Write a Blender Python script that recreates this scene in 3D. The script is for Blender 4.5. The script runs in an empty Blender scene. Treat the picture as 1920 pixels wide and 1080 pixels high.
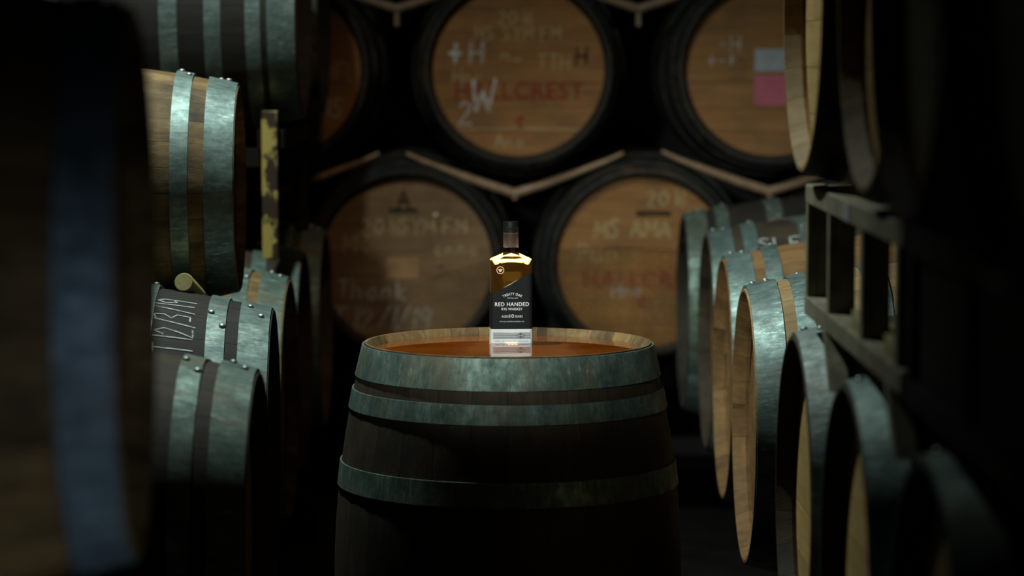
import bpy, bmesh, math, random
from mathutils import Matrix, Vector
random.seed(7)
PI = math.pi
scene = bpy.context.scene
COL = scene.collection

# ------------------------------------------------------------------ camera
CAMZ = 1.516
FPX = 5000.0
cam_d = bpy.data.cameras.new('camera')
cam_d.sensor_width = 36.0
cam_d.lens = 36.0 * FPX / 1920.0
cam_d.clip_start = 0.05
cam_d.dof.use_dof = True
cam_d.dof.focus_distance = 5.42
cam_d.dof.aperture_fstop = 2.5
cam = bpy.data.objects.new('camera', cam_d)
COL.objects.link(cam)
cam.location = (0, 0, CAMZ)
cam.rotation_euler = (PI / 2 - math.atan(427 / FPX), 0, -0.0008)
scene.camera = cam

# ------------------------------------------------------------------ world, lights, exposure
world = bpy.data.worlds.new('world')
scene.world = world
world.use_nodes = True
bg = world.node_tree.nodes['Background']
bg.inputs['Color'].default_value = (0.42, 0.60, 0.80, 1)
bg.inputs['Strength'].default_value = 0.005
vs = scene.view_settings
vs.view_transform = 'Standard'
vs.look = 'None'
vs.exposure = 0.0
vs.gamma = 1.0
vs.use_curve_mapping = False
scene.cycles.use_denoising = True
scene.cycles.max_bounces = 8


def spot(name, loc, target, watts, colour, angle, blend, radius):
    d = bpy.data.lights.new(name, 'SPOT')
    d.energy = watts
    d.color = colour
    d.spot_size = math.radians(angle)
    d.spot_blend = blend
    d.shadow_soft_size = radius
    o = bpy.data.objects.new(name, d)
    COL.objects.link(o)
    o.location = loc
    o.rotation_euler = (Vector(target) - Vector(loc)).to_track_quat('-Z', 'Y').to_euler()
    return o


# spotlight from the camera side on the upright barrel
spot('aisle_lamp', (-0.55, 2.6, 1.95), (0.03, 5.4, 1.27), 350, (0.88, 1.0, 0.92), 24, 1.0, 0.04)
# lamp hung over the left row, pointing down the aisle
spot('left_row_lamp', (-0.80, 5.65, 3.5), (0.18, 6.05, 0.7), 275, (0.84, 1.0, 0.92), 116, 1.0, 0.05)
# warm work lamp high over the aisle, washing the end stack
spot('warm_stack_lamp', (-0.15, 5.7, 3.3), (-0.05, 8.5, 0.55), 45, (1.0, 0.74, 0.46), 36, 0.9, 0.12)
# pin spots added above the bottle to make its shoulders and front edge glow
for px_, py_, sx_, sy_, w_ in ((-.0298, -.0018, .69, 1.48, 270000), (.0301, .0018, .69, 1.48, 270000), (.0015, -.0228, 1.45, .36, 240000)):
    pin = spot('bottle_glow_spot', (0.002 + px_, 5.491 + py_, 3.3), (0, 0, 0), w_, (1.0, 0.89, 0.64), 1.0, 0.15, 0.001)
    pin.rotation_euler = (0, 0, math.radians(3.5))
    pin.scale = (sx_, sy_, 1.0)      # shapes each added spot to its own shoulder facet
# cold spot added near the camera to give the foreground barrel its blue light
spot('foreground_cold_spot', (0.9, 0.3, 0.9), (-0.62, 2.8, 0.93), 75, (0.74, 0.88, 1.0), 18, 1.0, 0.3)

# ------------------------------------------------------------------ material helpers


def new_mat(name):
    m = bpy.data.materials.new(name)
    m.use_nodes = True
    nt = m.node_tree
    for n in list(nt.nodes):
        nt.nodes.remove(n)
    out = nt.nodes.new('ShaderNodeOutputMaterial')
    b = nt.nodes.new('ShaderNodeBsdfPrincipled')
    nt.links.new(b.outputs[0], out.inputs[0])
    return m, nt, b, out


def node(nt, typ, **kw):
    n = nt.nodes.new(typ)
    for k, v in kw.items():
        if k in n.inputs:
            n.inputs[k].default_value = v
        else:
            setattr(n, k, v)
    return n


def ramp(nt, src, stops):
    r = nt.nodes.new('ShaderNodeValToRGB')
    el = r.color_ramp.elements
    while len(el) < len(stops):
        el.new(0.5)
    for e, (p, c) in zip(el, stops):
        e.position = p
        e.color = (c[0], c[1], c[2], 1) if not isinstance(c, (int, float)) else (c, c, c, 1)
    nt.links.new(src, r.inputs[0])
    return r.outputs[0]


def mix(nt, fac, a, b, mode='MIX'):
    m = nt.nodes.new('ShaderNodeMix')
    m.data_type = 'RGBA'
    m.blend_type = mode
    for sock, v in ((m.inputs[0], fac), (m.inputs[6], a), (m.inputs[7], b)):
        if isinstance(v, (int, float)):
            sock.default_value = v
        elif isinstance(v, tuple):
            sock.default_value = (v[0], v[1], v[2], 1)
        else:
            nt.links.new(v, sock)
    return m.outputs[2]


def coords(nt, scale, rnd=True):
    """object coordinates, shifted per object so alike pieces differ"""
    tc = nt.nodes.new('ShaderNodeTexCoord')
    mp = nt.nodes.new('ShaderNodeMapping')
    mp.inputs['Scale'].default_value = scale
    if rnd:
        oi = nt.nodes.new('ShaderNodeObjectInfo')
        mu = node(nt, 'ShaderNodeVectorMath', operation='SCALE')
        cb = nt.nodes.new('ShaderNodeCombineXYZ')
        for i in range(3):
            nt.links.new(oi.outputs['Random'], cb.inputs[i])
        nt.links.new(cb.outputs[0], mu.inputs[0])
        mu.inputs['Scale'].default_value = 37.0
        ad = node(nt, 'ShaderNodeVectorMath', operation='ADD')
        nt.links.new(tc.outputs['Object'], ad.inputs[0])
        nt.links.new(mu.outputs[0], ad.inputs[1])
        nt.links.new(ad.outputs[0], mp.inputs['Vector'])
    else:
        nt.links.new(tc.outputs['Object'], mp.inputs['Vector'])
    return mp.outputs[0]


def noise(nt, vec, scale, detail=5, rough=0.6, dist=0.0):
    n = node(nt, 'ShaderNodeTexNoise', Scale=scale, Detail=detail, Roughness=rough, Distortion=dist)
    nt.links.new(vec, n.inputs['Vector'])
    return n.outputs['Fac']


def bump(nt, b, h, strength, dist=0.002):
    bp = node(nt, 'ShaderNodeBump', Strength=strength, Distance=dist)
    nt.links.new(h, bp.inputs['Height'])
    nt.links.new(bp.outputs[0], b.inputs['Normal'])


def wood(name, dark, mid, light, grain_axis='z', stain=(0.02, 0.016, 0.012), stain_amt=0.5, rough=0.72, vary=0.5):
    m, nt, b, out = new_mat(name)
    sc = {'z': (9, 9, 0.7), 'x': (0.7, 9, 9)}[grain_axis]
    v = coords(nt, sc)
    g = noise(nt, v, 6.0, 8, 0.65, 0.6)
    col = ramp(nt, g, [(0.25, dark), (0.5, mid), (0.75, light)])
    v2 = coords(nt, (1, 1, 1))
    s = noise(nt, v2, 7.0, 6, 0.6)
    sf = ramp(nt, s, [(0.46, 0.0), (0.66, stain_amt)])
    col = mix(nt, sf, col, stain)
    oi = nt.nodes.new('ShaderNodeObjectInfo')
    val = ramp(nt, oi.outputs['Random'], [(0.0, 1.0 - vary), (1.0, 1.0)])
    col = mix(nt, 1.0, col, val, 'MULTIPLY')
    nt.links.new(col, b.inputs['Base Color'])
    b.inputs['Roughness'].default_value = rough
    b.inputs['Specular IOR Level'].default_value = 0.35
    fine = noise(nt, coords(nt, tuple(x * 3 for x in sc)), 14.0, 4, 0.7)
    bump(nt, b, fine, 0.35)
    return m


def steel(name, base, patch, rust_amt=0.25, metallic=0.65, rough=0.42, streak_axis=True):
    m, nt, b, out = new_mat(name)
    v = coords(nt, (1, 1, 1))
    sp = noise(nt, v, 22.0, 6, 0.7)
    col = ramp(nt, sp, [(0.3, tuple(c * 0.45 for c in base)), (0.5, base), (0.72, patch)])
    st = noise(nt, coords(nt, (60, 60, 1.5)), 1.8, 6, 0.7)
    sf = ramp(nt, st, [(0.42, 0.0), (0.68, 0.75)])
    col = mix(nt, sf, col, tuple(c * 0.40 for c in base))
    sc_ = noise(nt, coords(nt, (110, 110, 3.0)), 1.0, 5, 0.75)
    sm = noise(nt, v, 9.0, 3, 0.5)
    sl = mix(nt, 1.0, ramp(nt, sc_, [(0.56, 0.0), (0.66, 0.8)]), ramp(nt, sm, [(0.45, 0.0), (0.60, 1.0)]), 'MULTIPLY')
    col = mix(nt, sl, col, tuple(min(1, c * 1.7) for c in patch))
    r1 = noise(nt, coords(nt, (7, 7, 2)), 1.3, 6, 0.65)
    rf = ramp(nt, r1, [(0.60 - rust_amt * 0.3, 0.0), (0.72 - rust_amt * 0.15, min(1.0, rust_amt * 1.8))])
    col = mix(nt, rf, col, (0.17, 0.095, 0.035))
    nt.links.new(col, b.inputs['Base Color'])
    mt = ramp(nt, rf, [(0.0, metallic), (0.6, 0.1)])
    nt.links.new(mt, b.inputs['Metallic'])
    rr = ramp(nt, sp, [(0.3, rough + 0.18), (0.7, rough)])
    nt.links.new(rr, b.inputs['Roughness'])
    bump(nt, b, noise(nt, v, 60.0, 5, 0.7), 0.25, 0.001)
    return m


def plain(name, colour, rough=0.6, metallic=0.0, var=0.25, scale=30.0, spec=0.5):
    m, nt, b, out = new_mat(name)
    n = noise(nt, coords(nt, (1, 1, 1)), scale, 4, 0.6)
    col = ramp(nt, n, [(0.3, tuple(c * (1 - var) for c in colour)), (0.7, tuple(min(1, c * (1 + var)) for c in colour))])
    nt.links.new(col, b.inputs['Base Color'])
    b.inputs['Roughness'].default_value = rough
    b.inputs['Metallic'].default_value = metallic
    b.inputs['Specular IOR Level'].default_value = spec
    return m


def faded(name, colour, lo=0.42, hi=0.62, top=0.8, scale=60.0):
    """chalk or worn paint: broken coverage over the wood"""
    m, nt, b, out = new_mat(name)
    b.inputs['Base Color'].default_value = (*colour, 1)
    b.inputs['Roughness'].default_value = 0.95
    n = noise(nt, coords(nt, (1, 1, 1)), scale, 5, 0.7)
    a = ramp(nt, n, [(lo, 0.15), (hi, top)])
    nt.links.new(a, b.inputs['Alpha'])
    return m


M = {}
M['oak'] = wood('weathered_oak', (0.13, 0.07, 0.025), (0.27, 0.165, 0.065), (0.40, 0.27, 0.12), stain_amt=0.75, vary=0.45)
M['oak_brown'] = wood('brown_oak', (0.032, 0.021, 0.012), (0.062, 0.042, 0.024), (0.10, 0.068, 0.04), stain_amt=0.7, vary=0.35)
M['oak_black'] = wood('blackened_oak', (0.016, 0.013, 0.011), (0.028, 0.023, 0.019), (0.045, 0.037, 0.03), stain_amt=0.5, vary=0.3)
M['oak_light'] = wood('pale_oak', (0.26, 0.15, 0.06), (0.40, 0.25, 0.11), (0.50, 0.34, 0.17), stain_amt=0.2, vary=0.2)
M['oak_orange'] = wood('orange_oak', (0.17, 0.085, 0.03), (0.27, 0.14, 0.05), (0.36, 0.20, 0.08), stain_amt=0.35, vary=0.25)
M['head_tan'] = wood('tan_head_wood', (0.19, 0.080, 0.022), (0.30, 0.132, 0.036), (0.37, 0.172, 0.050), 'x', (0.13, 0.065, 0.028), 0.5, 0.6, 0.12)
M['head_brown'] = wood('brown_head_wood', (0.16, 0.088, 0.040), (0.22, 0.125, 0.058), (0.28, 0.165, 0.08), 'x', (0.09, 0.05, 0.026), 0.5, 0.6, 0.12)
M['head_pale'] = wood('pale_head_wood', (0.40, 0.24, 0.085), (0.54, 0.34, 0.125), (0.62, 0.42, 0.17), 'x', (0.25, 0.16, 0.07), 0.3, 0.55, 0.15)
M['head_wet'] = wood('wet_head_wood', (0.22, 0.075, 0.012), (0.34, 0.125, 0.022), (0.44, 0.175, 0.035), 'x', (0.12, 0.045, 0.010), 0.5, 0.45, 0.1)
M['steel'] = steel('galvanised_steel', (0.21, 0.285, 0.27), (0.40, 0.49, 0.47), 0.2)
M['steel_worn'] = steel('worn_galvanised_steel', (0.15, 0.215, 0.185), (0.30, 0.39, 0.35), 0.30, 0.55, 0.5)
M['steel_rusty'] = steel('rust_stained_steel', (0.28, 0.34, 0.32), (0.42, 0.48, 0.46), 0.45, 0.5, 0.5)
M['steel_dark'] = steel('dark_hoop_steel', (0.035, 0.038, 0.036), (0.075, 0.08, 0.075), 0.3, 0.5, 0.55)
M['steel_blue'] = steel('bluish_galvanised_steel', (0.22, 0.30, 0.36), (0.38, 0.48, 0.56), 0.1, 0.4, 0.55)
M['rivet'] = plain('rivet_steel', (0.36, 0.40, 0.38), 0.45, 0.8)
M['rack_beige'] = steel('beige_rack_paint', (0.30, 0.26, 0.17), (0.40, 0.35, 0.24), 0.3, 0.0, 0.6)
M['rack_dark'] = plain('dark_rack_paint', (0.010, 0.008, 0.006), 0.8, spec=0.1)
M['cradle'] = plain('rusty_tan_cradle', (0.30, 0.19, 0.115), 0.5, 0.1)
M['chalk'] = faded('white_chalk', (0.72, 0.74, 0.73), 0.30, 0.60, 0.85)
M['chalk_dim'] = faded('worn_yellow_chalk', (0.72, 0.57, 0.30), 0.32, 0.68, 0.50, 45)
M['chalk_grey'] = faded('worn_white_chalk', (0.70, 0.68, 0.64), 0.3, 0.65, 0.6, 45)
M['red_paint'] = faded('red_stencil_paint', (0.34, 0.015, 0.02), 0.25, 0.70, 0.65, 40)
M['burn'] = faded('burnt_brand_mark', (0.02, 0.012, 0.008), 0.3, 0.6, 0.6, 40)
M['concrete'] = plain('dark_concrete', (0.012, 0.011, 0.010), 0.9, 0, 0.4, 6, spec=0.1)
M['wall'] = plain('dark_plaster', (0.02, 0.019, 0.018), 0.9, 0, 0.3, 4)
M['paper_white'] = plain('white_paper', (0.33, 0.34, 0.35), 0.8, 0, 0.1)
M['paper_pink'] = plain('pink_paper', (0.48, 0.11, 0.16), 0.8, 0, 0.1)
M['nail'] = plain('nail_glint', (0.95, 0.70, 0.52), 0.3)  # glint put into the colour as a pale peach tone
M['tan_patch'] = plain('worn_tan_patch', (0.34, 0.19, 0.085), 0.8)
M['pole_wood'] = plain('pale_pole_wood', (0.40, 0.33, 0.14), 0.7, 0, 0.25, 50)

# ------------------------------------------------------------------ object helpers


def link(name, mesh, parent=None, mat=None, ml=None):
    o = bpy.data.objects.new(name, mesh)
    COL.objects.link(o)
    if mat is not None and not mesh.materials:
        mesh.materials.append(mat)
    if parent is not None:
        o.parent = parent
    if ml is not None:
        o.matrix_local = ml
    return o


def empty(name, loc, label, cat, group=None):
    o = bpy.data.objects.new(name, None)
    COL.objects.link(o)
    o.location = loc
    o.empty_display_size = 0.05
    tag(o, label, cat, group)
    return o


def tag(o, label, cat, group=None):
    o['label'] = label
    o['category'] = cat
    if group:
        o['group'] = group


def mesh_from(name, verts, faces, smooth=None):
    me = bpy.data.meshes.new(name)
    me.from_pydata([tuple(v) for v in verts], [], faces)
    me.validate()
    bm = bmesh.new()
    bm.from_mesh(me)
    bmesh.ops.recalc_face_normals(bm, faces=bm.faces)
    bm.to_mesh(me)
    bm.free()
    if smooth:
        for p in me.polygons:
            p.use_smooth = True
        me.set_sharp_from_angle(angle=math.radians(smooth))
    return me


def box_mesh(name, boxes, bevel=0.0):
    """boxes: list of (x0,x1,y0,y1,z0,z1)"""
    bm = bmesh.new()
    for (x0, x1, y0, y1, z0, z1) in boxes:
        vs_ = [bm.verts.new(p) for p in ((x0, y0, z0), (x1, y0, z0), (x1, y1, z0), (x0, y1, z0),
                                         (x0, y0, z1), (x1, y0, z1), (x1, y1, z1), (x0, y1, z1))]
        for f in ((0, 3, 2, 1), (4, 5, 6, 7), (0, 1, 5, 4), (1, 2, 6, 5), (2, 3, 7, 6), (3, 0, 4, 7)):
            bm.faces.new([vs_[i] for i in f])
    if bevel:
        bmesh.ops.bevel(bm, geom=list(bm.edges), offset=bevel, segments=1, affect='EDGES')
    me = bpy.data.meshes.new(name)
    bm.to_mesh(me)
    bm.free()
    return me


def tube_mesh(name, pts, radii, seg=12, cap=True):
    pts = [Vector(p) for p in pts]
    verts, faces = [], []
    for i, p in enumerate(pts):
        d = (pts[min(i + 1, len(pts) - 1)] - pts[max(i - 1, 0)]).normalized()
        a = d.orthogonal().normalized() if i == 0 else (a_prev - d * a_prev.dot(d)).normalized()
        a_prev = a
        b = d.cross(a)
        for k in range(seg):
            t = 2 * PI * k / seg
            verts.append(p + (a * math.cos(t) + b * math.sin(t)) * radii[i])
    for i in range(len(pts) - 1):
        for k in range(seg):
            faces.append((i * seg + k, i * seg + (k + 1) % seg, (i + 1) * seg + (k + 1) % seg, (i + 1) * seg + k))
    if cap:
        faces.append(tuple(range(seg - 1, -1, -1)))
        faces.append(tuple(range((len(pts) - 1) * seg, len(pts) * seg)))
    return mesh_from(name, verts, faces, 40)


def lathe_mesh(name, prof, seg=48, smooth=35):
    """prof: list of (r, z)"""
    verts, faces = [], []
    for r, z in prof:
        for k in range(seg):
            t = 2 * PI * k / seg
            verts.append((r * math.cos(t), r * math.sin(t), z))
    n = len(prof)
    for i in range(n - 1):
        for k in range(seg):
            faces.append((i * seg + k, i * seg + (k + 1) % seg, (i + 1) * seg + (k + 1) % seg, (i + 1) * seg + k))
    faces.append(tuple(range(seg - 1, -1, -1)))
    faces.append(tuple(range((n - 1) * seg, n * seg)))
    return mesh_from(name, verts, faces, smooth)


FONT_CACHE = {}


def text_mesh(name, body, size, align='CENTER', space=1.0, extrude=0.00008, bold=0.0, shear=0.0):
    cu = bpy.data.curves.new(name, 'FONT')
    cu.body = body
    cu.size = size
    cu.align_x = align
    cu.align_y = 'CENTER'
    cu.space_character = space
    cu.extrude = extrude
    cu.offset = bold
    cu.shear = shear
    cu.resolution_u = 3
    ob = bpy.data.objects.new(name, cu)
    COL.objects.link(ob)
    dg = bpy.context.evaluated_depsgraph_get()
    me = bpy.data.meshes.new_from_object(ob.evaluated_get(dg))
    me.name = name
    bpy.data.objects.remove(ob)
    bpy.data.curves.remove(cu)
    return me


def fit_text(name, body, width, height, **kw):
    """text mesh scaled to exact width and cap height, centred at origin"""
    me = text_mesh(name, body, 1.0, extrude=0.0, **kw)
    xs = [v.co.x for v in me.vertices]
    ys = [v.co.y for v in me.vertices]
    sx = width / (max(xs) - min(xs))
    sy = height / (max(ys) - min(ys))
    cx, cy = (max(xs) + min(xs)) / 2, (max(ys) + min(ys)) / 2
    for v in me.vertices:
        v.co = ((v.co.x - cx) * sx, (v.co.y - cy) * sy, 0.0)
    return me


# hand-written chalk letters: strokes in a unit box (width 0.6, height 1)
STROKES = {
    'A': [[(0, 0), (.3, 1), (.6, 0)], [(.1, .35), (.5, .38)]],
    'B': [[(0, 0), (0, 1), (.4, .9), (.4, .6), (0, .52), (.5, .4), (.45, .05), (0, 0)]],
    'C': [[(.55, .85), (.3, 1), (.05, .7), (.02, .3), (.25, 0), (.55, .12)]],
    'D': [[(0, 0), (0, 1), (.4, .85), (.52, .45), (.35, .08), (0, 0)]],
    'E': [[(.5, 1), (0, 1), (0, 0), (.5, 0)], [(0, .5), (.4, .5)]],
    'F': [[(.55, 1), (0, .97), (.02, 0)], [(0, .52), (.4, .55)]],
    'H': [[(0, 0), (.02, 1)], [(.55, 0), (.55, 1)], [(.02, .48), (.55, .52)]],
    'L': [[(0, 1), (0, 0), (.5, .02)]],
    'M': [[(0, 0), (.05, 1), (.32, .3), (.6, 1), (.65, 0)]],
    'N': [[(0, 0), (.03, 1), (.5, .05), (.53, 1)]],
    'P': [[(0, 0), (.02, 1), (.45, .9), (.45, .55), (0, .48)]],
    'R': [[(0, 0), (.02, 1), (.45, .9), (.45, .58), (.02, .5), (.52, 0)]],
    'S': [[(.52, .88), (.25, 1), (.03, .78), (.48, .35), (.3, 0), (0, .1)]],
    'T': [[(0, .98), (.6, 1)], [(.3, 1), (.32, 0)]],
    'V': [[(0, 1), (.3, 0), (.6, 1)]],
    'W': [[(0, 1), (.15, 0), (.32, .7), (.5, 0), (.68, 1.05)]],
    'Y': [[(0, 1), (.3, .5), (.6, 1)], [(.3, .5), (.28, 0)]],
    'r': [[(.05, 0), (.05, .6), (.1, .45), (.4, .6)]],
    'h': [[(0, 0), (0, 1)], [(0, .4), (.25, .6), (.4, .4), (.42, 0)]],
    'n': [[(0, 0), (0, .6)], [(0, .4), (.25, .6), (.4, .4), (.42, 0)]],
    'a': [[(.42, .5), (.2, .6), (.02, .3), (.2, 0), (.42, .2), (.42, .6), (.45, 0)]],
    'u': [[(0, .6), (.05, .1), (.25, 0), (.4, .2), (.42, .6), (.45, 0)]],
    'l': [[(.1, 1), (.1, 0)]],
    'k': [[(0, 0), (0, 1)], [(.4, .6), (0, .3), (.42, 0)]],
    '0': [[(.28, 1), (.04, .7), (.04, .3), (.28, 0), (.52, .3), (.52, .7), (.28, 1)]],
    '1': [[(.3, 1), (.3, 0)]],
    '2': [[(.03, .75), (.25, 1), (.5, .75), (.3, .4), (0, .02), (.58, .04)]],
    '3': [[(.05, .9), (.4, .98), (.45, .7), (.15, .52), (.5, .38), (.42, .05), (0, .05)]],
    '6': [[(.45, .98), (.1, .6), (.03, .2), (.28, 0), (.5, .22), (.3, .46), (.05, .3)]],
    '9': [[(.48, .6), (.2, .5), (.05, .78), (.28, 1), (.5, .8), (.42, 0)]],
    '7': [[(0, 1), (.55, .97), (.2, 0)]],
    '/': [[(0, -.05), (.45, 1.05)]],
    '+': [[(.3, .05), (.3, .95)], [(0, .5), (.6, .5)]],
    '-': [[(.05, .45), (.55, .47)]],
    '_': [[(0, .02), (.6, .05)]],
    '.': [[(.2, 0), (.26, .06)]],
    ' ': [],
}


def chalk_strokes(body, height, slant=0.0, pitch=0.78):
    out, x = [], 0.0
    rnd = random.Random(body)
    for ch in body:
        dy = rnd.uniform(-.05, .05)
        for st in STROKES.get(ch, []):
            out.append([((x + p[0] + slant * p[1]) * height, (p[1] + dy) * height) for p in st])
        x += pitch * (0.55 if ch in '1l/. ' else 1.0)
    w = x * height
    return [[(px - w / 2, py - height / 2) for px, py in st] for st in out]


def ribbon_mesh(name, strokes, width, fmap=None, sub=4):
    """flat ribbons along polylines; fmap maps (x,y) to 3D (default flat)"""
    verts, faces = [], []
    for st in strokes:
        pts = []
        for i in range(len(st) - 1):
            for k in range(sub):
                t = k / sub
                pts.append(((1 - t) * st[i][0] + t * st[i + 1][0], (1 - t) * st[i][1] + t * st[i + 1][1]))
        pts.append(st[-1])
        base = len(verts)
        lift = 0.00025 * (len(faces) > 0) * (strokes.index(st) % 3)
        for i, p in enumerate(pts):
            a, b = pts[max(0, i - 1)], pts[min(len(pts) - 1, i + 1)]
            dx, dy = b[0] - a[0], b[1] - a[1]
            L = math.hypot(dx, dy) or 1
            nx, ny = -dy / L * width / 2, dx / L * width / 2
            for s in (-1, 1):
                q = (p[0] + s * nx, p[1] + s * ny)
                verts.append(fmap(*q) if fmap else (q[0], q[1], lift))
        for i in range(len(pts) - 1):
            faces.append((base + 2 * i, base + 2 * i + 1, base + 2 * i + 3, base + 2 * i + 2))
    me = bpy.data.meshes.new(name)
    me.from_pydata(verts, [], faces)
    return me


# ------------------------------------------------------------------ the setting


def struct(name, mesh, mat):
    o = link(name, mesh, None, mat)
    o['kind'] = 'structure'
    return o


struct('floor', box_mesh('floor', [(-3.2, 3.2, -1.5, 10.2, -0.1, 0.0)]), M['concrete'])
struct('wall_back', box_mesh('wall_back', [(-3.2, 3.2, 10.2, 10.4, -0.1, 4.2)]), M['wall'])
struct('wall_left', box_mesh('wall_left', [(-3.4, -3.2, -1.5, 10.4, -0.1, 4.2)]), M['wall'])
struct('wall_right', box_mesh('wall_right', [(3.2, 3.4, -1.5, 10.4, -0.1, 4.2)]), M['wall'])
struct('ceiling', box_mesh('ceiling', [(-3.4, 3.4, -1.5, 10.4, 4.2, 4.3)]), M['wall'])

# ------------------------------------------------------------------ barrels
RH, RB, LEN, NST = 0.290, 0.352, 0.95, 28
RECESS = 0.036


def prof(z, s):
    """outer stave radius at axial position z (origin mid-barrel), size factor s"""
    t = abs(2 * z / (LEN * s))
    return s * (RB - (RB - RH) * min(t, 1.0) ** 2)


MESH = {}


def cached(key, fn):
    if key not in MESH:
        MESH[key] = fn()
    return MESH[key]


def stave_mesh(s, mat, inner):
    verts, faces = [], []
    nz, na = 16, 4
    half = PI / NST - 0.0012
    L = LEN * s
    zs = [-L / 2 + L * i / nz for i in range(nz + 1)]
    zs = [zs[0], zs[0] + .028 * s] + zs[1:-1] + [zs[-1] - .028 * s, zs[-1]]
    m = na + 1
    for i, z in enumerate(zs):
        ro = prof(z, s)
        th = .027 * s if 0 < i < len(zs) - 1 else .006 * s
        for r, drop in ((ro, 0.0), (ro - th, 0.0)):
            for k in range(m):
                a = -half + 2 * half * k / na
                # outer long edges eased so the joints read as grooves
                rr = r - (0.0005 if (r == ro and k in (0, na)) else 0.0)
                verts.append((rr * math.cos(a), rr * math.sin(a), z))
    row = 2 * m
    for i in range(len(zs) - 1):
        b0, b1 = i * row, (i + 1) * row
        for k in range(na):
            faces.append((b0 + k, b0 + k + 1, b1 + k + 1, b1 + k))
            faces.append((b0 + m + k, b1 + m + k, b1 + m + k + 1, b0 + m + k + 1))
        faces.append((b0, b1, b1 + m, b0 + m))
        faces.append((b0 + na, b0 + m + na, b1 + m + na, b1 + na))
    for b in (0, (len(zs) - 1) * row):
        for k in range(na):
            faces.append((b + k, b + m + k, b + m + k + 1, b + k + 1))
    me = mesh_from('stave', verts, faces, 30)
    me.materials.append(mat)
    me.materials.append(inner)
    for p in me.polygons:
        c_ = p.center
        if p.normal.x < -.5 or abs(p.normal.z) > .6:
            p.material_index = 1
    return me


def hoop_mesh(s, z0, z1, mat, lap):
    """riveted steel band between axial positions z0 < z1; lap = angle of the overlap"""
    n = 112
    th = 0.0030
    verts, faces = [], []
    lapw = 0.26
    for k in range(n):
        a = 2 * PI * k / n
        d = (a - lap + PI) % (2 * PI) - PI
        up = 0.0024 if abs(d) < lapw else 0.0
        for z in (z0, z1):
            r = prof(z, s) + 0.0006 + up * 0.4
            verts.append((r * math.cos(a), r * math.sin(a), z))
            r += th + up
            verts.append((r * math.cos(a), r * math.sin(a), z))
    for k in range(n):
        a, b = 4 * k, 4 * ((k + 1) % n)
        faces += [(a + 1, b + 1, b + 3, a + 3), (a, a + 2, b + 2, b), (a, b, b + 1, a + 1), (a + 2, a + 3, b + 3, b + 2)]
    me = mesh_from('hoop', verts, faces, 40)
    me.materials.append(mat)
    return me


def rivet_mesh():
    me = lathe_mesh('rivet', [(.0072, -.002), (.0072, .001), (.0062, .003), (.004, .0045), (.0015, .005)], 12, 50)
    me.materials.append(M['rivet'])
    return me


def head_planks(s, mat, n=7):
    r = prof(LEN * s / 2 - RECESS * s, s) - .022 * s
    out = []
    w = 2 * r / n
    for i in range(n):
        y0, y1 = -r + i * w + .0006, -r + (i + 1) * w - .0006
        pts = []
        st = 6
        y0c, y1c = max(y0, -r + 1e-4), min(y1, r - 1e-4)
        for k in range(st + 1):
            y = y0c + (y1c - y0c) * k / st
            pts.append((math.sqrt(max(r * r - y * y, 0)), y))
        for k in range(st, -1, -1):
            y = y0c + (y1c - y0c) * k / st
            pts.append((-math.sqrt(max(r * r - y * y, 0)), y))
        m = len(pts)
        verts = [(x, y, 0) for x, y in pts] + [(x, y, -.02) for x, y in pts]
        faces = [tuple(range(m)), tuple(range(2 * m - 1, m - 1, -1))]
        faces += [(k, k + m, (k + 1) % m + m, (k + 1) % m) for k in range(m)]
        me = mesh_from('head_plank', verts, faces)
        me.materials.append(mat)
        out.append(me)
    return out


HOOPS6 = [(.003, .061), (.090, .038), (.236, .048)]
HOOPS8 = [(.003, .070), (.082, .046), (.190, .042), (.300, .046)]


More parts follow.
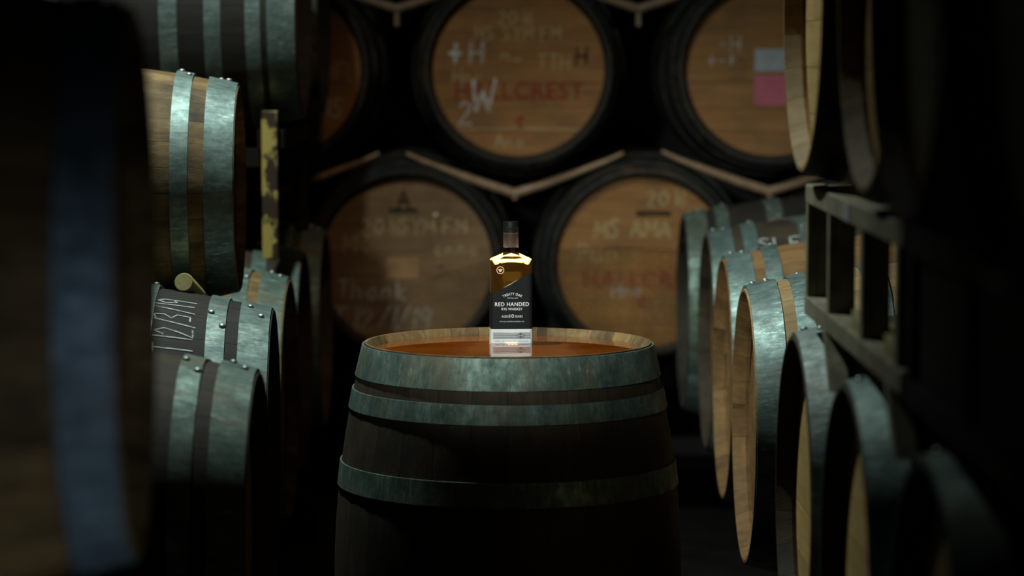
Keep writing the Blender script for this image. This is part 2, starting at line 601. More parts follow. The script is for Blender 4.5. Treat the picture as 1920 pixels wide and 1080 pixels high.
def barrel(name, label, group, centre, face, s=1.0, stave='oak', head='head_tan', hoop='steel',
           hoops=HOOPS6, lap=1.2, yaw=0.0, roll=0.0, rivets=True, stave_mats=None, planks=True, recess=RECESS, inner=None):
    """face: direction the front head looks ('left','right','camera','up')"""
    n = {'left': Vector((-1, 0, 0)), 'right': Vector((1, 0, 0)), 'camera': Vector((0, -1, 0)), 'up': Vector((0, 0, 1))}[face]
    up = Vector((0, 1, 0)) if face == 'up' else Vector((0, 0, 1))
    n = Matrix.Rotation(yaw, 3, 'Z') @ n
    right = up.cross(n)
    R = Matrix((right, up, n)).transposed().to_4x4()
    c = Vector(centre)
    base = c - Vector((0, 0, LEN * s / 2 if face == 'up' else RB * s))
    root = empty(name, base, label, 'barrel', group)
    F = Matrix.Translation(c - base) @ R
    L = LEN * s
    for i in range(NST):
        mt = stave
        if stave_mats:
            mt = stave_mats[i % len(stave_mats)]
        me = cached(('stave', s, mt, inner), lambda: stave_mesh(s, M[mt], M[inner or mt]))
        link('stave', me, root, None, F @ Matrix.Rotation(2 * PI * (i + .5) / NST + roll, 4, 'Z'))
    for sgn in (1, -1):
        for hi, (d, w) in enumerate(hoops):
            za, zb = L / 2 - (d + w) * s, L / 2 - d * s
            if sgn < 0:
                za, zb = -zb, -za
            lp = lap + 0.22 * hi * (1 if hi % 2 else -1)
            me = cached(('hoop', s, round(za, 4), hoop, round(lp, 3)), lambda: hoop_mesh(s, za, zb, M[hoop], lp))
            h = link('hoop', me, root, None, F)
            if rivets and sgn > 0 and hi < 3:
                rm = cached(('rivet',), rivet_mesh)
                for da in (-0.07, 0.07):
                    a = lp + da
                    zc = (za + zb) / 2 + (0.012 if da > 0 else -0.012) * s
                    rr = prof(zc, s) + .0072
                    ml = Matrix.Rotation(a, 4, 'Z') @ Matrix.Translation((rr, 0, zc)) @ Matrix.Rotation(PI / 2, 4, 'Y')
                    link('rivet', rm, h, None, ml)
    zh = L / 2 - recess * s
    ms = cached(('planks', s, head), lambda: head_planks(s, M[head]))
    if planks:
        for me in ms:
            link('head_plank', me, root, None, F @ Matrix.Translation((0, 0, zh)))
    r = prof(L / 2 - RECESS * s, s) - .022 * s
    rear = cached(('rear', s, head), lambda: lathe_mesh('rear_head', [(r, 0), (r, .02)], 64))
    link('rear_head', rear, root, M[head], F @ Matrix.Translation((0, 0, -zh)))
    return root, F, zh


def head_mark(root, F, zh, name, me, mat, x, y, rot=0.0, lift=0.0012, label=None):
    me.materials.clear()
    me.materials.append(M[mat])
    o = link(name, me, root, None, F @ Matrix.Translation((x, y, zh + lift)) @ Matrix.Rotation(rot, 4, 'Z'))
    if label:
        o['label'] = label
    return o


def chalk(root, F, zh, body, x, y, h, mat='chalk_dim', w=0.008, slant=0.05, rot=0.0, pitch=0.78, lift=0.0014):
    return head_mark(root, F, zh, 'chalk_writing', ribbon_mesh('chalk_writing', chalk_strokes(body, h, slant, pitch), w), mat, x, y, rot, lift)


# --- upright barrel in the middle
BX, BY = -0.004, 5.36
upright, UF, UZ = barrel('upright_barrel', 'oak barrel standing upright in the middle with the whiskey bottle on top', None,
                         (BX, BY, LEN / 2), 'up', 1.0, 'oak_brown', 'head_wet', 'steel_worn', lap=1.9,
                         recess=0.017, inner='oak')
POOLZ = LEN - 0.014
pool_r = prof(LEN / 2 - .014, 1) - .0225
me = bpy.data.meshes.new('liquid_pool')
me.from_pydata([(pool_r * math.cos(k * PI / 48), pool_r * math.sin(k * PI / 48), 0) for k in range(96)], [], [tuple(range(96))])
mp, nt, b, out = new_mat('clear_amber_pool')
tr = node(nt, 'ShaderNodeBsdfTransparent', Color=(0.95, 0.72, 0.42, 1))
gl = node(nt, 'ShaderNodeBsdfGlossy', Color=(1, 1, 1, 1), Roughness=0.012)
fr = node(nt, 'ShaderNodeFresnel', IOR=1.42)
mxs = nt.nodes.new('ShaderNodeMixShader')
nt.links.new(fr.outputs[0], mxs.inputs[0])
nt.links.new(tr.outputs[0], mxs.inputs[1])
nt.links.new(gl.outputs[0], mxs.inputs[2])
nt.links.new(mxs.outputs[0], out.inputs[0])
bpn = node(nt, 'ShaderNodeBump', Strength=0.02, Distance=0.01)
nt.links.new(noise(nt, coords(nt, (1, 1, 1), False), 9.0, 2, 0.5), bpn.inputs['Height'])
nt.links.new(bpn.outputs[0], gl.inputs['Normal'])
link('liquid_pool', me, upright, mp, Matrix.Translation((0, 0, POOLZ)))

# --- end stack, heads to the camera
S2 = 1.0
BD = 8.40
G = 'barrels of the end stack facing the camera'


def bx_(px):
    return (px - 956) * BD / FPX


def bz_(py):
    return CAMZ - (py - 113) * BD / FPX


def back(name, label, px, py, **kw):
    return barrel(name, label, G, (bx_(px), BD + LEN * S2 / 2, bz_(py)), 'camera', S2, 'oak_black', kw.pop('head', 'head_tan'),
                  'steel_dark', rivets=False, **kw)


PXM = FPX / BD


def hx(px, cx):
    return (px - cx) / PXM


bk = back('oak_barrel', 'barrel with faded red lettering and large white plus and H, top middle of end stack', 972, 131)
cx, cy = 972, 131


def ch(b_, body, px, py, hpx, c, **kw):
    chalk(*b_, body, (px - c[0]) / PXM, (c[1] - py) / PXM, hpx / PXM, **kw)


c = (972, 131)
ch(bk, '2016', 970, 33, 26, c)
ch(bk, 'MS SYM FM', 972, 62, 26, c)
ch(bk, '+', 853, 100, 40, c, mat='chalk', w=.013, pitch=.6)
ch(bk, 'H', 897, 98, 42, c, mat='chalk_grey', w=.011)
ch(bk, 'n_', 962, 100, 26, c)
ch(bk, 'TTH', 1040, 118, 28, c, mat='chalk_dim', w=.007)
ch(bk, 'eH', 1080, 103, 34, c, mat='burn', w=.012)
ch(bk, 'Hnr', 880, 142, 26, c)
head_mark(*bk, 'stencil_lettering', fit_text('stencil', 'HALLCREST', 242 / PXM, 34 / PXM, bold=.03, space=1.1), 'red_paint', hx(974, 972), (131 - 170) / PXM)
ch(bk, 'W', 908, 182, 62, c, mat='chalk', w=.009, lift=.0020)
ch(bk, '2', 876, 212, 44, c, mat='chalk_grey', w=.009, lift=.0020)
head_mark(*bk, 'pale_seam', ribbon_mesh('pale_seam', [[(-.20, 0), (0, .004), (.20, 0)]], .007), 'chalk_dim', 0, (131 - 243) / PXM)  # pale strip standing in for the light-coloured plank seam
ch(bk, 'C', 978, 228, 18, c, mat='red_paint', w=.012)
ch(bk, 'Anad', 968, 265, 26, c)

bk = back('oak_barrel', 'barrel with a worn brand near the rim and chalk date, lower left of end stack', 761, 494, head='head_brown')
c = (761, 494)
ch(bk, '2016', 718, 425, 30, c)
ch(bk, 'SYM FM', 812, 425, 30, c)
ch(bk, 'MR', 668, 456, 34, c, w=.010)
ch(bk, 'anna', 858, 466, 28, c)
ch(bk, 'Thank', 700, 545, 36, c, mat='chalk_grey', w=.006)
ch(bk, 'T12/1/19', 715, 600, 44, c, mat='chalk_grey', w=.007, slant=.15)
head_mark(*bk, 'brand_mark', fit_text('brand', 'A', .05, .06, bold=.03), 'burn', hx(758, 763), (490 - 370) / PXM)
head_mark(*bk, 'brand_mark', box_mesh('bar', [(-.045, .045, -.006, .006, 0, .0006)]), 'burn', hx(757, 763), (490 - 391) / PXM)
head_mark(*bk, 'paper_patch', box_mesh('patch', [(-.052, .052, -.034, .034, 0, .0006)]), 'tan_patch', hx(755, 763), (490 - 500) / PXM)
nail = lathe_mesh('nail', [(.007, 0), (.007, .004), (.005, .008), (.001, .010)], 16, 50)
head_mark(*bk, 'nail_dot', nail, 'nail', hx(818, 763), (490 - 400) / PXM, label='small round nail head painted pale as a glint')
head_mark(*bk, 'nail_dot', nail.copy(), 'tan_patch', hx(826, 763), (490 - 492) / PXM)

bk = back('oak_barrel', 'barrel with dark scorch and red lettering, lower right of end stack beside the bottle', 1207, 494)
c = (1207, 494)
ch(bk, '2016', 1255, 372, 30, c)
ch(bk, 'MS AMA', 1190, 430, 34, c, w=.010)
ch(bk, 'Punt', 1140, 475, 36, c)
head_mark(*bk, 'stencil_lettering', fit_text('stencil', 'HALLCREST', 242 / PXM, 34 / PXM, bold=.03, space=1.1), 'red_paint', hx(1214, 1205), (490 - 521) / PXM)
ch(bk, 'Hna', 1180, 545, 26, c, mat='chalk_grey', w=.007)
ch(bk, 'C', 1208, 568, 20, c, mat='red_paint', w=.014)
head_mark(*bk, 'scorch_mark', box_mesh('scorch', [(-.055, .055, -.008, .008, 0, .0006)]), 'burn', hx(1225, 1205), (490 - 397) / PXM)

bk = back('oak_barrel', 'barrel with white and pink paper tags, top right of end stack', 1448, 131)
c = (1448, 131)
ch(bk, 'O-H', 1358, 82, 30, c, mat='chalk_grey', w=.006)
ch(bk, '+-+', 1355, 112, 24, c, mat='chalk_grey', w=.006)
head_mark(*bk, 'white_tag', box_mesh('tag', [(-.055, .055, -.035, .035, 0, .0008)], .0002), 'paper_white', hx(1448, 1448), (131 - 113) / PXM)
head_mark(*bk, 'pink_tag', box_mesh('tag', [(-.052, .052, -.048, .048, 0, .0008)], .0002), 'paper_pink', hx(1446, 1448), (131 - 169) / PXM)

bk = back('oak_barrel', 'barrel half hidden behind the rusty yellow post, top left of end stack', 515, 131)
ch(bk, 'VFL', 640, 135, 30, (515, 131))
ch(bk, 'MS', 620, 200, 36, (515, 131), mat='chalk_grey', w=.007)
back('oak_barrel', 'barrel glimpsed through the beige rack, far right of end stack', 1663, 494)

# V-shaped cradles between the rows
for i, (px, py, lab) in enumerate(((965, 362, 'V-shaped tan cradle bar under the top middle barrel above the bottle'),
                                   (1443, 358, 'V-shaped tan cradle bar under the barrel with paper tags'),
                                   (508, 362, 'V-shaped tan cradle bar under the top left barrel of the end stack'),
                                   (745, 18, 'V-shaped tan cradle bar at the upper edge left of the middle barrel'),
                                   (1196, 18, 'V-shaped tan cradle bar at the upper edge right of the middle barrel'))):
    D = BD + .10
    x = (px - 956) * D / FPX
    z = CAMZ - (py - 113) * D / FPX
    rt = empty('barrel_cradle', (x, D, z), lab, 'cradle', 'V cradles of the end stack')
    for sgn in (-1, 1):
        pts = [(0, 0, 0), (sgn * .10, 0, .032), (sgn * .20, 0, .068), (sgn * .29, 0, .102), (sgn * .345, 0, .128)]
        link('cradle_arm', tube_mesh('cradle_arm', pts, [.016, .015, .012, .009, .006], 10), rt, M['cradle'])
    link('cradle_stem', box_mesh('cradle_stem', [(-.008, .008, -.008, .008, -.055 if i > 2 else -.02, .004)], .002), rt, M['cradle'])

# --- right-hand rows
GR = 'barrels of the right-hand lower row'
ZR = 0.744
SIDE = LEN / 2


def right_barrel(label, X, D, z, group, **kw):
    return barrel('oak_barrel', label, group, (X + SIDE, D, z), 'left', **kw)


LAPTOP = PI / 2     # overlap on top of a lying barrel
right_barrel('galvanised-hooped barrel with orange inner rim and bright top rivets, beside the upright barrel', .495, 5.61, ZR, GR,
             stave='oak_light', inner='oak_orange', head='oak_orange', lap=LAPTOP + .1)
right_barrel('rust-streaked barrel with dark open end directly below the beige rack corner', .495, 4.63, ZR, GR,
             stave='oak_brown', head='head_pale', hoop='steel_rusty', lap=LAPTOP)
right_barrel('dim barrel with blue-grey hoop under the middle of the beige rack', .495, 3.915, ZR, GR,
             stave='oak_brown', head='head_pale', hoop='steel', lap=LAPTOP - .1)
right_barrel('dark blurred barrel nearest the lower right corner of the lower row', .495, 3.16, ZR, GR,
             stave='oak_black', head='head_brown', hoop='steel_worn', lap=LAPTOP)
right_barrel('barrel with mottled hoop just behind the orange-rimmed barrel on the right', .513, 6.42, .748, GR,
             stave='oak_orange', head='oak_orange', hoop='steel', lap=LAPTOP)
scr, SF, SZ = right_barrel('barrel with white chalk scrawls on its side, second from the end stack', .53, 7.2, .755, GR,
                           stave='oak_brown', head='oak_orange', hoop='steel', lap=LAPTOP)
right_barrel('dark teal-hooped barrel right against the end stack, right side', .518, 7.98, .76, GR,
             stave='oak_black', head='oak_orange', hoop='steel_worn', lap=LAPTOP)


def side_map(s, a0, lift=.0012):
    """map (u along axis toward rear, v around) onto the barrel side"""
    def f(u, v):
        z = SIDE * s - u
        r = prof(z, s) + lift
        a = a0 + v / r
        return (r * math.cos(a), r * math.sin(a), z)
    return f


# viewer-facing side of a right barrel: local right axis = -Y (toward camera) -> angle 0 faces the camera, +angle goes up
rnd = random.Random(3)
st = []
for k in range(16):
    u = .20 + .16 * rnd.random()
    v = .16 + .30 * rnd.random()
    st.append([(u, v), (u + .03, v + .006), (u + .05 + .03 * rnd.random(), v + .02)])
st += [[(a * .9 + .19, b * .9 + .22) for a, b in s_] for s_ in chalk_strokes('SLE', .06)]
me = ribbon_mesh('chalk_writing', st, .006, side_map(1.0, 0.35))
link('chalk_writing', me, scr, M['chalk'], SF)
me = ribbon_mesh('chalk_writing', [[(.30, .36), (.36, .34), (.40, .33)]], .012, side_map(1.0, 0.35))
link('chalk_writing', me, scr, M['red_paint'], SF)

GU = 'barrels of the right-hand upper row'
ZU = 1.623
u1, u1F, u1Z = right_barrel('pale-rimmed barrel with brightly lit inner chime in the upper right row', .481, 4.42, ZU, GU,
                            stave='oak_light', head='head_pale', hoop='steel_dark', lap=LAPTOP)
right_barrel('dark barrel next nearer after the pale-rimmed one in the upper right row', .488, 3.70, ZU, GU,
             stave='oak', head='head_pale', hoop='steel_dark', lap=LAPTOP)
right_barrel('blurred dark barrel third in the upper right row with grey rim tip', .437, 2.98, ZU, GU,
             stave='oak', head='head_pale', hoop='steel_dark', lap=LAPTOP)
right_barrel('reddish blurred barrel nearest the camera at the upper right edge', .404, 2.24, ZU, GU,
             stave='oak_brown', head='head_brown', hoop='steel_blue', lap=LAPTOP)
# maker's stamp on the inside of the pale chime
me = fit_text('stamp', 'NS', .022, .016, bold=.02)
rin = prof(SIDE - .012, 1) - .0205
ang = PI - .12
ml = u1F @ Matrix.Rotation(ang, 4, 'Z') @ Matrix.Translation((rin, 0, SIDE - .019)) @ Matrix(((0, 0, -1, 0), (0, 1, 0, 0), (1, 0, 0, 0), (0, 0, 0, 1)))
me.materials.clear()
me.materials.append(M['burn'])
link('stamp_lettering', me, u1, None, ml)

# --- left-hand rows
GL = 'barrels of the left-hand lower row'


def left_barrel(label, X, D, z, group, s=1.0, **kw):
    return barrel('oak_barrel', label, group, (X - SIDE * s, D, z), 'right', s=s, **kw)


yl = math.radians(2.2)
l1 = left_barrel('small honey-coloured oak barrel with two grey hoops, resting on the left row', -.60, 5.92, 1.232, 'upper left barrels', s=.78,
                 stave='oak', head='oak_orange', hoop='steel', lap=PI / 2 - .1, yaw=yl,
                 hoops=[(.003, .079), (.125, .048), (.30, .05)])
l2, L2F, L2Z = left_barrel('black-stained barrel with chalk date on its side and bright steel hoops', -.495, 5.55, .703, GL,
                           stave='oak_black', head='head_brown', hoop='steel', lap=PI / 2 + .25, yaw=yl)
left_barrel('brown barrel with dull green hoop and dark open end in front of the chalk-dated barrel', -.443, 4.66, .676, GL,
            stave='oak_brown', head='head_brown', hoop='steel_worn', lap=PI / 2, yaw=0.01)
left_barrel('barrel with plain grey hoop just behind the chalk-dated barrel', -.54, 6.52, .688, GL,
            stave='oak', head='head_brown', hoop='steel_worn', lap=PI / 2)
left_barrel('shadowed teal-hooped barrel below the rusty yellow post', -.562, 7.27, .70, GL,
            stave='oak_brown', head='head_brown', hoop='steel_worn', lap=PI / 2)
left_barrel('shadowed barrel against the end stack at the foot of the left row', -.552, 7.99, .712, GL,
            stave='oak_brown', head='head_brown', hoop='steel_worn', lap=PI / 2)
left_barrel('dark barrel with four pale hoops at the top left', -.553, 7.2, 1.655, 'upper left barrels',
            stave='oak_black', head='head_brown', hoop='steel', hoops=HOOPS8, lap=PI / 2)
left_barrel('black barrel edge behind the four-hooped barrel at the top left', -.55, 7.94, 1.655, 'upper left barrels',
            stave='oak_black', head='head_brown', hoop='steel_dark', lap=PI / 2)
left_barrel('very blurred foreground barrel with bluish hoop at the left edge', -.398, 2.82, 1.275, 'upper left barrels',
            stave='oak', head='head_brown', hoop='steel_blue', lap=PI / 2, yaw=math.radians(3.6),
            hoops=[(.003, .056), (.135, .038), (.26, .048)])

# chalk date on the black barrel: written around the girth, reading upward

st = [[(.155 + p[1], .5 * p[0]) for p in s_] for s_ in [[(x, y + .04) for x, y in q] for q in chalk_strokes('T12/3/19', .08)]]


def l2_map(u, v, lift=.0012):
    z = SIDE - u
    r = prof(z, 1.0) + lift
    a = PI - math.radians(60) - v / r
    return (r * math.cos(a), r * math.sin(a), z)


link('chalk_writing', ribbon_mesh('chalk_writing', st, .0035, l2_map), l2, M['chalk'], L2F)

# ------------------------------------------------------------------ racks


def bars(root, items, mat):
    """items: (name, x0,x1,y0,y1,z0,z1) in world, root at its location"""
    o = root.location
    for nm, x0, x1, y0, y1, z0, z1 in items:
        link(nm, box_mesh(nm, [(x0 - o.x, x1 - o.x, y0 - o.y, y1 - o.y, z0 - o.z, z1 - o.z)], .002), root, mat)


def stacking_rack(label, X, Y0, Y1, posts, mat, back_x=.86):
    rt = empty('stacking_rack', (X, Y0, 1.03), label, 'rack', 'steel racks between the right rows')
    t = .033
    it = []
    for xa in (X, X + back_x):
        it.append(('upper_rail', xa, xa + t, Y0, Y1, 1.271, 1.304))
        it.append(('lower_rail', xa, xa + t + .022, Y0, Y1, 1.078, 1.111))
        for y in posts:
            it.append(('post', xa + .001, xa + (.043 if xa == X else t), y - t / 2, y + t / 2, 1.108, 1.274))
    for y in (posts[0], posts[-1]):
        it.append(('cross_member', X + t, X + back_x, y - t / 2, y + t / 2, 1.272, 1.302))
    bars(rt, it, mat)
    return rt


rk = stacking_rack('beige painted steel stacking rack under the pale-rimmed barrel on the right', .51, 3.46, 4.60, [4.58, 4.27, 3.87, 3.52], M['rack_beige'])
o = rk.location
for y in (4.30, 3.58):      # slanted foot plates reaching down to the hoops below
    me = mesh_from('foot_plate', [(.0, y - o.y, .05), (.0, y + .035 - o.y, .05), (.03, y + .035 - o.y, .05), (.03, y - o.y, .05),
                                  (.0, y - .09 - o.y, -.04), (.0, y - .06 - o.y, -.04), (.03, y - .06 - o.y, -.04), (.03, y - .09 - o.y, -.04)],
                   [(0, 1, 2, 3), (7, 6, 5, 4), (0, 4, 5, 1), (1, 5, 6, 2), (2, 6, 7, 3), (3, 7, 4, 0)])
    link('foot_plate', me, rk, M['rack_beige'])
link('paper_tag', box_mesh('paper_tag', [(-.0012, 0, 4.00 - o.y, 4.06 - o.y, 1.273 - o.z, 1.300 - o.z)]), rk, M['paper_white'])
rk2 = stacking_rack('dark steel stacking rack nearer the camera on the right', .505, 1.75, 3.40, [3.36, 2.95, 2.5, 2.05], M['rack_dark'])
bars(rk2, [('gap_blackout', .515, .520, 1.80, 3.38, 1.108, 1.272)], M['rack_dark'])  # dark sheet added to keep the gaps between the rails black
for lab, y in (('small wooden chock on the lower beam of the beige rack, near its middle post', 3.95), ('small wooden chock on the beige rack beside its last post', 3.60)):
    w = link('wooden_chock', mesh_from('wooden_chock', [(0, -.05, 0), (.05, -.05, 0), (.05, .05, 0), (0, .05, 0), (0, -.05, .012), (.05, -.05, .012), (.05, .05, .03), (0, .05, .03)],
             [(3, 2, 1, 0), (4, 5, 6, 7), (0, 1, 5, 4), (1, 2, 6, 5), (2, 3, 7, 6), (3, 0, 4, 7)]), None, M['pole_wood'])
    w.location = (.515, y, 1.111)
    tag(w, lab, 'chock', 'chocks on the beige rack')


def floor_rack(name, label, x0, Y0, Y1, seats, post_ys):
    """long low rack carrying a row of lying barrels; seats: (y, barrel centre z)"""
    rt = empty(name, (x0, Y0, 0), label, 'rack')
    it = []
    rail = min(z for y, z in seats) - .375
    for xa in (x0 + .24, x0 + .66):
        it.append(('rail', xa, xa + .05, Y0, Y1, rail - .05, rail))
        for y in post_ys:
            it.append(('leg', xa + .005, xa + .045, y - .02, y + .02, 0, rail - .05))
        for y, z in seats:
            it.append(('saddle', xa, xa + .05, y - .05, y + .05, rail - .001, z - .345))
    bars(rt, it, M['rack_dark'])
    return rt


floor_rack('floor_rack', 'dark low steel rack carrying the right-hand lower row', .495, 2.8, 8.3,
           [(5.61, ZR), (4.63, ZR), (3.915, ZR), (3.16, ZR), (6.42, .748), (7.2, .755), (7.98, .76)], [2.9, 4.28, 5.2, 6.8, 8.2])
floor_rack('floor_rack', 'dark low steel rack carrying the left-hand lower row', -1.445, 4.3, 8.35,
           [(5.55, .703), (4.66, .676), (6.52, .688), (7.27, .70), (7.99, .712)], [4.35, 5.1, 6.0, 6.9, 8.2])
# stand below the foreground barrel
rt = empty('barrel_stand', (-.9, 2.82, 0), 'dark stand under the blurred foreground barrel', 'rack')
it = []
for xa in (-1.05, -.75):
    it.append(('rail', xa, xa + .05, 2.62, 3.02, .865, .920))
    for y in (2.66, 2.98):
        it.append(('leg', xa + .005, xa + .045, y - .02, y + .02, 0, .865))
bars(rt, it, M['rack_dark'])
# stand below the end stack
rt = empty('end_rack', (0.3, 8.9, 0), 'dark steel rack below the end stack behind the upright barrel', 'rack')
it = []
for yb in (8.62, 9.06):
    it.append(('rail', -.75, 1.62, yb, yb + .05, .46, .53))
    for x in (-.7, .05, .8, 1.55):
        it.append(('leg', x - .02, x + .02, yb + .005, yb + .045, 0, .46))
bars(rt, it, M['rack_dark'])
# rack of the upper left barrels with the rusty yellow upright
mr, nt, b, out = new_mat('peeling_yellow_paint')
n1 = noise(nt, coords(nt, (1, 1, .8)), 11.0, 5, 0.6)
f1 = ramp(nt, n1, [(0.42, 0.0), (0.47, 1.0)])
colr = mix(nt, f1, (0.035, 0.018, 0.010), (0.42, 0.31, 0.08))
nt.links.new(colr, b.inputs['Base Color'])
b.inputs['Roughness'].default_value = 0.6
rt = empty('yellow_rack', (-.62, 6.95, 1.0), 'rack with a rusty upright of peeling yellow paint at the upper left', 'rack')
bars(rt, [('yellow_upright', -.645, -.604, 6.93, 6.97, 1.0, 1.385)], mr)
bars(rt, [
          ('rail', -.66, -.59, 6.97, 8.25, 1.285, 1.335), ('rail', -1.45, -1.38, 6.97, 8.25, 1.285, 1.335),
          ('cross_beam', -1.45, -.605, 7.02, 7.06, 1.235, 1.285), ('cross_beam', -1.45, -.60, 7.90, 7.95, 1.235, 1.285),
          ('dark_upright', -1.43, -1.39, 6.99, 7.03, 1.0, 1.24), ('dark_upright', -1.43, -1.39, 7.91, 7.95, 1.0, 1.24),
          ('dark_upright', -.64, -.60, 7.91, 7.95, 1.0, 1.24)], M['rack_dark'])

# wedge behind the small barrel
q = [(6.085, 1.003), (6.20, .845), (6.30, .965), (6.185, 1.123)]
w = link('timber_block', mesh_from('timber_block', [(x - .15, y - 6.2, z - .845) for x in (0, .3) for y, z in q],
         [(0, 1, 2, 3), (7, 6, 5, 4), (0, 4, 5, 1), (1, 5, 6, 2), (2, 6, 7, 3), (3, 7, 4, 0)]), None, M['oak'])
w.location = (-1.0, 6.2, .845)
tag(w, 'timber block propping the small honey-coloured barrel from behind', 'block')

# round wooden pole leaning between the left barrels
pd = Vector((.018, .18, -.060)).normalized()
p0 = Vector((-.684, 5.57, CAMZ - .463))
me = tube_mesh('wooden_pole', [(0, 0, 0), pd * .004, pd * .10, pd * .19], [.0185, .0205, .0205, .0205], 20)
po = link('wooden_pole', me, None, M['pole_wood'])
po.location = p0
tag(po, 'short round pale wooden pole lying on the chalk-dated black barrel', 'pole')

# ------------------------------------------------------------------ the bottle
bot = empty('whiskey_bottle', (0.002, 5.492, LEN - .017), 'amber whiskey bottle with black and white label on the upright barrel', 'bottle')
bot.rotation_euler.z = math.radians(3.5)


def ring(hw, hd, rc, z, arch=0.0, circ=0.0, d=0.0):
    hw, hd = hw - d, hd - d
    rc = min(max(rc - d, .0005), hw - .0001, hd - .0001)
    pts = []

    def seg(a, b, n):
        for i in range(n):
            t = i / n
            pts.append((a[0] + (b[0] - a[0]) * t, a[1] + (b[1] - a[1]) * t))

    def arc(cx, cy, a0, n=5):
        for i in range(n):
            a = a0 + (PI / 2) * i / n
            pts.append((cx + rc * math.cos(a), cy + rc * math.sin(a)))
    seg((-hw + rc, -hd), (hw - rc, -hd), 10)
    arc(hw - rc, -hd + rc, -PI / 2)
    seg((hw, -hd + rc), (hw, hd - rc), 6)
    arc(hw - rc, hd - rc, 0)
    seg((hw - rc, hd), (-hw + rc, hd), 10)
    arc(-hw + rc, hd - rc, PI / 2)
    seg((-hw, hd - rc), (-hw, -hd + rc), 6)
    arc(-hw + rc, -hd + rc, PI)
    out = []
    for x, y in pts:
        if circ:
            a = math.atan2(y / hd, x / hw)
            x, y = x * (1 - circ) + circ * hw * math.cos(a), y * (1 - circ) + circ * hw * math.sin(a)
        out.append((x, y, z + arch * max(0, 1 - (x / hw) ** 2)))
    return out


def loft(name, rings, smooth=28, caps=(True, True)):
    n = len(rings[0])
    verts = [p for r in rings for p in r]
    faces = []
    for i in range(len(rings) - 1):
        for k in range(n):
            faces.append((i * n + k, i * n + (k + 1) % n, (i + 1) * n + (k + 1) % n, (i + 1) * n + k))
    if caps[0]:
        faces.append(tuple(range(n - 1, -1, -1)))
    if caps[1]:
        faces.append(tuple(range((len(rings) - 1) * n, len(rings) * n)))
    return mesh_from(name, verts, faces, smooth)


HW, HD, RC = .0425, .0295, .007
SPEC = [(.0385, .0255, .007, 0, 0, 0), (.0418, .0288, .007, .0015, 0, 0), (HW, HD, RC, .004, 0, 0), (HW, HD, RC, .150, 0, 0),
        (HW + .0005, HD, RC, .162, .0095, 0), (HW + .0010, .0225, RC, .1745, .0045, 0), (.030, .0195, .012, .1815, .0015, .5),
        (.0185, .0185, .018, .1868, 0, 1), (.0165, .0165, .016, .1895, 0, 1), (.0155, .0155, .015, .194, 0, 1), (.0152, .0152, .015, .2005, 0, 1)]
gm, nt, b, out = new_mat('clear_bottle_glass')
tr = node(nt, 'ShaderNodeBsdfTransparent', Color=(0.98, 0.96, 0.90, 1))
gl = node(nt, 'ShaderNodeBsdfGlossy', Color=(1, 1, 1, 1), Roughness=0.03)
fr = node(nt, 'ShaderNodeFresnel', IOR=1.45)
ms_ = nt.nodes.new('ShaderNodeMixShader')
ge = nt.nodes.new('ShaderNodeNewGeometry')
sb = node(nt, 'ShaderNodeMath', operation='SUBTRACT')
sb.inputs[0].default_value = 1.0
nt.links.new(ge.outputs['Backfacing'], sb.inputs[1])
mu = node(nt, 'ShaderNodeMath', operation='MULTIPLY')
nt.links.new(fr.outputs[0], mu.inputs[0])
nt.links.new(sb.outputs[0], mu.inputs[1])
nt.links.new(mu.outputs[0], ms_.inputs[0])
nt.links.new(tr.outputs[0], ms_.inputs[1])
nt.links.new(gl.outputs[0], ms_.inputs[2])
nt.links.new(ms_.outputs[0], out.inputs[0])
link('glass_body', loft('glass_body', [ring(*s_) for s_ in SPEC]), bot, gm)

lm, nt, b, out = new_mat('amber_whiskey')
rf = node(nt, 'ShaderNodeBsdfRefraction', Color=(0.30, 0.11, 0.009, 1), Roughness=0.02, IOR=1.30)
tl = node(nt, 'ShaderNodeBsdfTranslucent', Color=(1.0, 0.56, 0.10, 1))
df = node(nt, 'ShaderNodeBsdfDiffuse', Color=(1.0, 0.56, 0.10, 1))
m1 = node(nt, 'ShaderNodeMixShader')
m1.inputs[0].default_value = 0.8
nt.links.new(tl.outputs[0], m1.inputs[1])
nt.links.new(df.outputs[0], m1.inputs[2])
m2 = node(nt, 'ShaderNodeMixShader')
m2.inputs[0].default_value = 0.035
nt.links.new(rf.outputs[0], m2.inputs[1])
nt.links.new(m1.outputs[0], m2.inputs[2])
nt.links.new(m2.outputs[0], out.inputs[0])
liq = [ring(hw, hd, rc, max(z, .004) - (.0012 if z > .15 else 0), ar, ci, .0008) for hw, hd, rc, z, ar, ci in SPEC[2:9]]
liq = [ring(HW, HD, RC, .0035, 0, 0, -.0004), ring(HW, HD, RC, .0045, 0, 0, -.0004)] + liq[1:]     # hidden lip added to stop spot light leaking down behind the label
link('whiskey', loft('whiskey', liq), bot, lm)

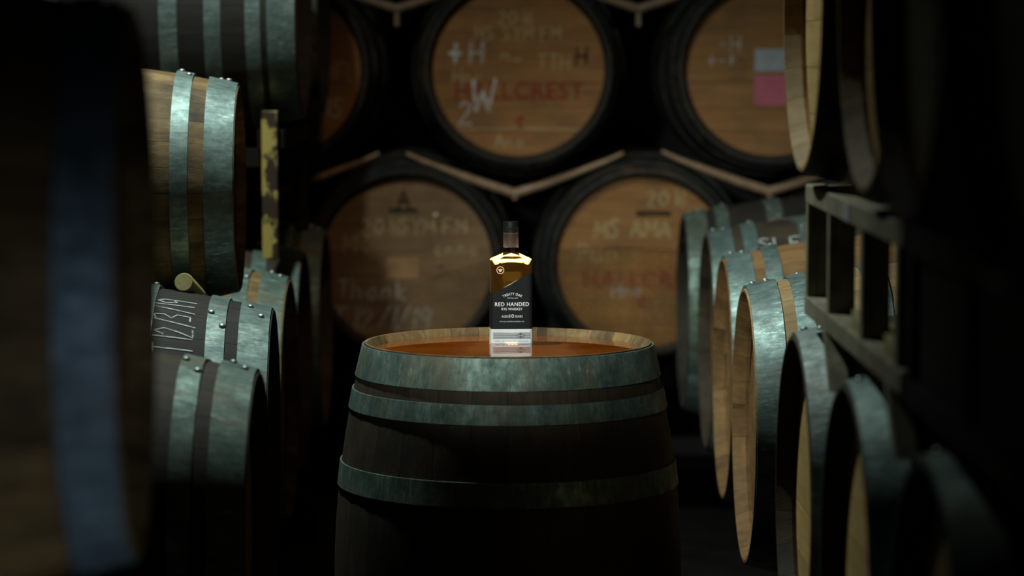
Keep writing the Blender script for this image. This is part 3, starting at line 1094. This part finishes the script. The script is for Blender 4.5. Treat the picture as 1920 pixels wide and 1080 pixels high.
M['sleeve'] = plain('dark_brown_sleeve', (0.018, 0.011, 0.009), 0.55, 0, 0.1, spec=0.25)
M['cap'] = plain('dark_grey_cap', (0.006, 0.0075, 0.0075), 0.5, 0, 0.1, spec=0.12)
M['label_black'] = plain('black_label_paper', (0.007, 0.008, 0.010), 0.65, 0, 0.1, spec=0.2)
M['label_white'] = plain('white_label_paper', (0.72, 0.74, 0.76), 0.6, 0, 0.03)
M['print_white'] = plain('white_print', (0.80, 0.82, 0.84), 0.6, 0, 0.02)
M['print_black'] = plain('black_print', (0.012, 0.012, 0.014), 0.6, 0, 0.02)
M['emblem'] = plain('copper_emblem', (0.95, 0.58, 0.38), 0.5, 0, 0.05)
link('neck_sleeve', lathe_mesh('neck_sleeve', [(.0156, .1985), (.0156, .2285)], 40), bot, M['sleeve'])
link('cap', lathe_mesh('cap', [(.0156, .2280), (.0164, .2288), (.0164, .2365), (.0158, .2372), (.0158, .2382), (.0164, .2389), (.0164, .2500), (.0155, .2520), (.0060, .2522)], 40), bot, M['cap'])


def label_band(name, zb, ztop, off, mat):
    """sleeve of paper around the bottle, its top edge given by ztop(x, y)"""
    base = ring(HW + off, HD + off, RC + off, 0)
    inner = ring(HW + off - .0004, HD + off - .0004, RC + off, 0)
    r0 = [(x, y, zb) for x, y, _ in base]
    r1 = [(x, y, ztop(x, y)) for x, y, _ in base]
    i1 = [(x, y, ztop(x, y)) for x, y, _ in inner]
    i0 = [(x, y, zb) for x, y, _ in inner]
    n = len(r0)
    rs = [i0, r0, r1, i1]
    verts = [p for r in rs for p in r]
    faces = []
    for i in range(4):
        j = (i + 1) % 4
        for k in range(n):
            faces.append((i * n + k, i * n + (k + 1) % n, j * n + (k + 1) % n, j * n + k))
    return link(name, mesh_from(name, verts, faces, 30), bot, mat)


ZL, ZRt = .1045, .1475


def diag(x, y):
    t = (x + HW - .005) / (2 * HW - .010)
    return ZL + (ZRt - ZL) * min(1, max(0, t))


W0 = .0315          # top of the white band above the base
label_band('black_label', W0, diag, .0006, M['label_black'])
wb = label_band('white_label', .0018, lambda x, y: W0, .0006, M['label_white'])
for k in range(6):
    z = .0118 + k * .00225
    link('label_stripe', box_mesh('label_stripe', [(-.0385, .0385, -HD - .0010, -HD - .0007, z, z + .0011)]), wb, M['print_black'])


def on_front(name, me, mat, x, z, parent=bot, lift=.0012):
    me.materials.clear()
    me.materials.append(mat)
    return link(name, me, parent, None, Matrix.Translation((x, -HD - lift, z)) @ Matrix.Rotation(PI / 2, 4, 'X'))


def py2z(py):
    return .003 + (643 - py) / 911


def arched(body, width, height, rad, **kw):
    me = fit_text('lettering', body, width, height, **kw)
    for v in me.vertices:
        a = v.co.x / rad
        r = rad + v.co.y
        v.co = (r * math.sin(a), r * math.cos(a) - rad, 0)
    return me


on_front('label_lettering', arched('TREATY OAK', 38 / 911, 4.6 / 911, .040, space=1.15, bold=.012), M['print_white'], .0015, py2z(550.8))
on_front('label_lettering', fit_text('lettering', 'DISTILLING', 19 / 911, 2.2 / 911, space=1.2), M['print_white'], .0015, py2z(558.5))
on_front('label_lettering', fit_text('lettering', 'RED HANDED', 64 / 911, 7.2 / 911, space=1.12, bold=.014), M['print_white'], .0005, py2z(570))
on_front('label_lettering', fit_text('lettering', 'RYE WHISKEY', 39 / 911, 4.6 / 911, space=1.1, bold=.012), M['print_white'], .0005, py2z(579.2))
on_front('label_lettering', fit_text('lettering', 'AGED', 14 / 911, 4.4 / 911), M['print_white'], -.0135, py2z(593))
on_front('label_lettering', fit_text('lettering', '10', 8 / 911, 6.8 / 911), M['print_white'], .0000, py2z(592.3))
on_front('label_lettering', fit_text('lettering', 'YEARS', 15 / 911, 4.4 / 911), M['print_white'], .0140, py2z(593))
on_front('label_lettering', fit_text('lettering', 'BOTTLED IN DRIPPING SPRINGS, USA', 46 / 911, 2.0 / 911), M['print_white'], .0005, py2z(602.8))
on_front('label_lettering', fit_text('lettering', '750ML   ALC 50% BY VOL  (100 PROOF)', 63 / 911, 2.2 / 911), M['print_black'], 0, py2z(640.4) + .0005, wb)
# eye-like ornament on the striped band
eye = []
for sx in (-1, 1):
    for sy in (-1, 1):
        eye.append([(sx * .0088, 0), (0, sy * .0058)])
        eye.append([(sx * .0060, 0), (0, sy * .0038)])
eye += [[(.0022 * math.cos(a * PI / 6), .0022 * math.sin(a * PI / 6)) for a in range(13)], [(0, -.006), (0, .006)]]
zc = .0118 + 2.75 * .00225
on_front('label_ornament', mesh_from('orn', [(-.0085, 0, 0), (0, -.0058, 0), (.0085, 0, 0), (0, .0058, 0)], [(0, 1, 2, 3)]), M['label_white'], .0185, zc, wb, .00125)
on_front('label_ornament', ribbon_mesh('orn', eye, .0010), M['print_black'], .0185, zc, wb, .0015)
# round bee-like emblem on the glass
R0 = .0072
cir = [[(R0 * math.cos(a * PI / 16), R0 * math.sin(a * PI / 16)) for a in range(33)]]
em = on_front('emblem', ribbon_mesh('emblem', cir, .0014, None, 1), M['emblem'], -.0235, py2z(506), bot, .0010)
shape = [(-.0048, .0012), (-.0036, .0026), (-.0014, .0018), (0, .0032), (.0014, .0018), (.0036, .0026), (.0048, .0012), (.0030, -.0008), (.0020, -.0030), (0, -.0042), (-.0020, -.0030), (-.0030, -.0008)]
on_front('emblem', mesh_from('emblem', [(x, y, 0) for x, y in shape] , [tuple(range(len(shape)))]), M['emblem'], -.0235, py2z(506), bot, .0010)
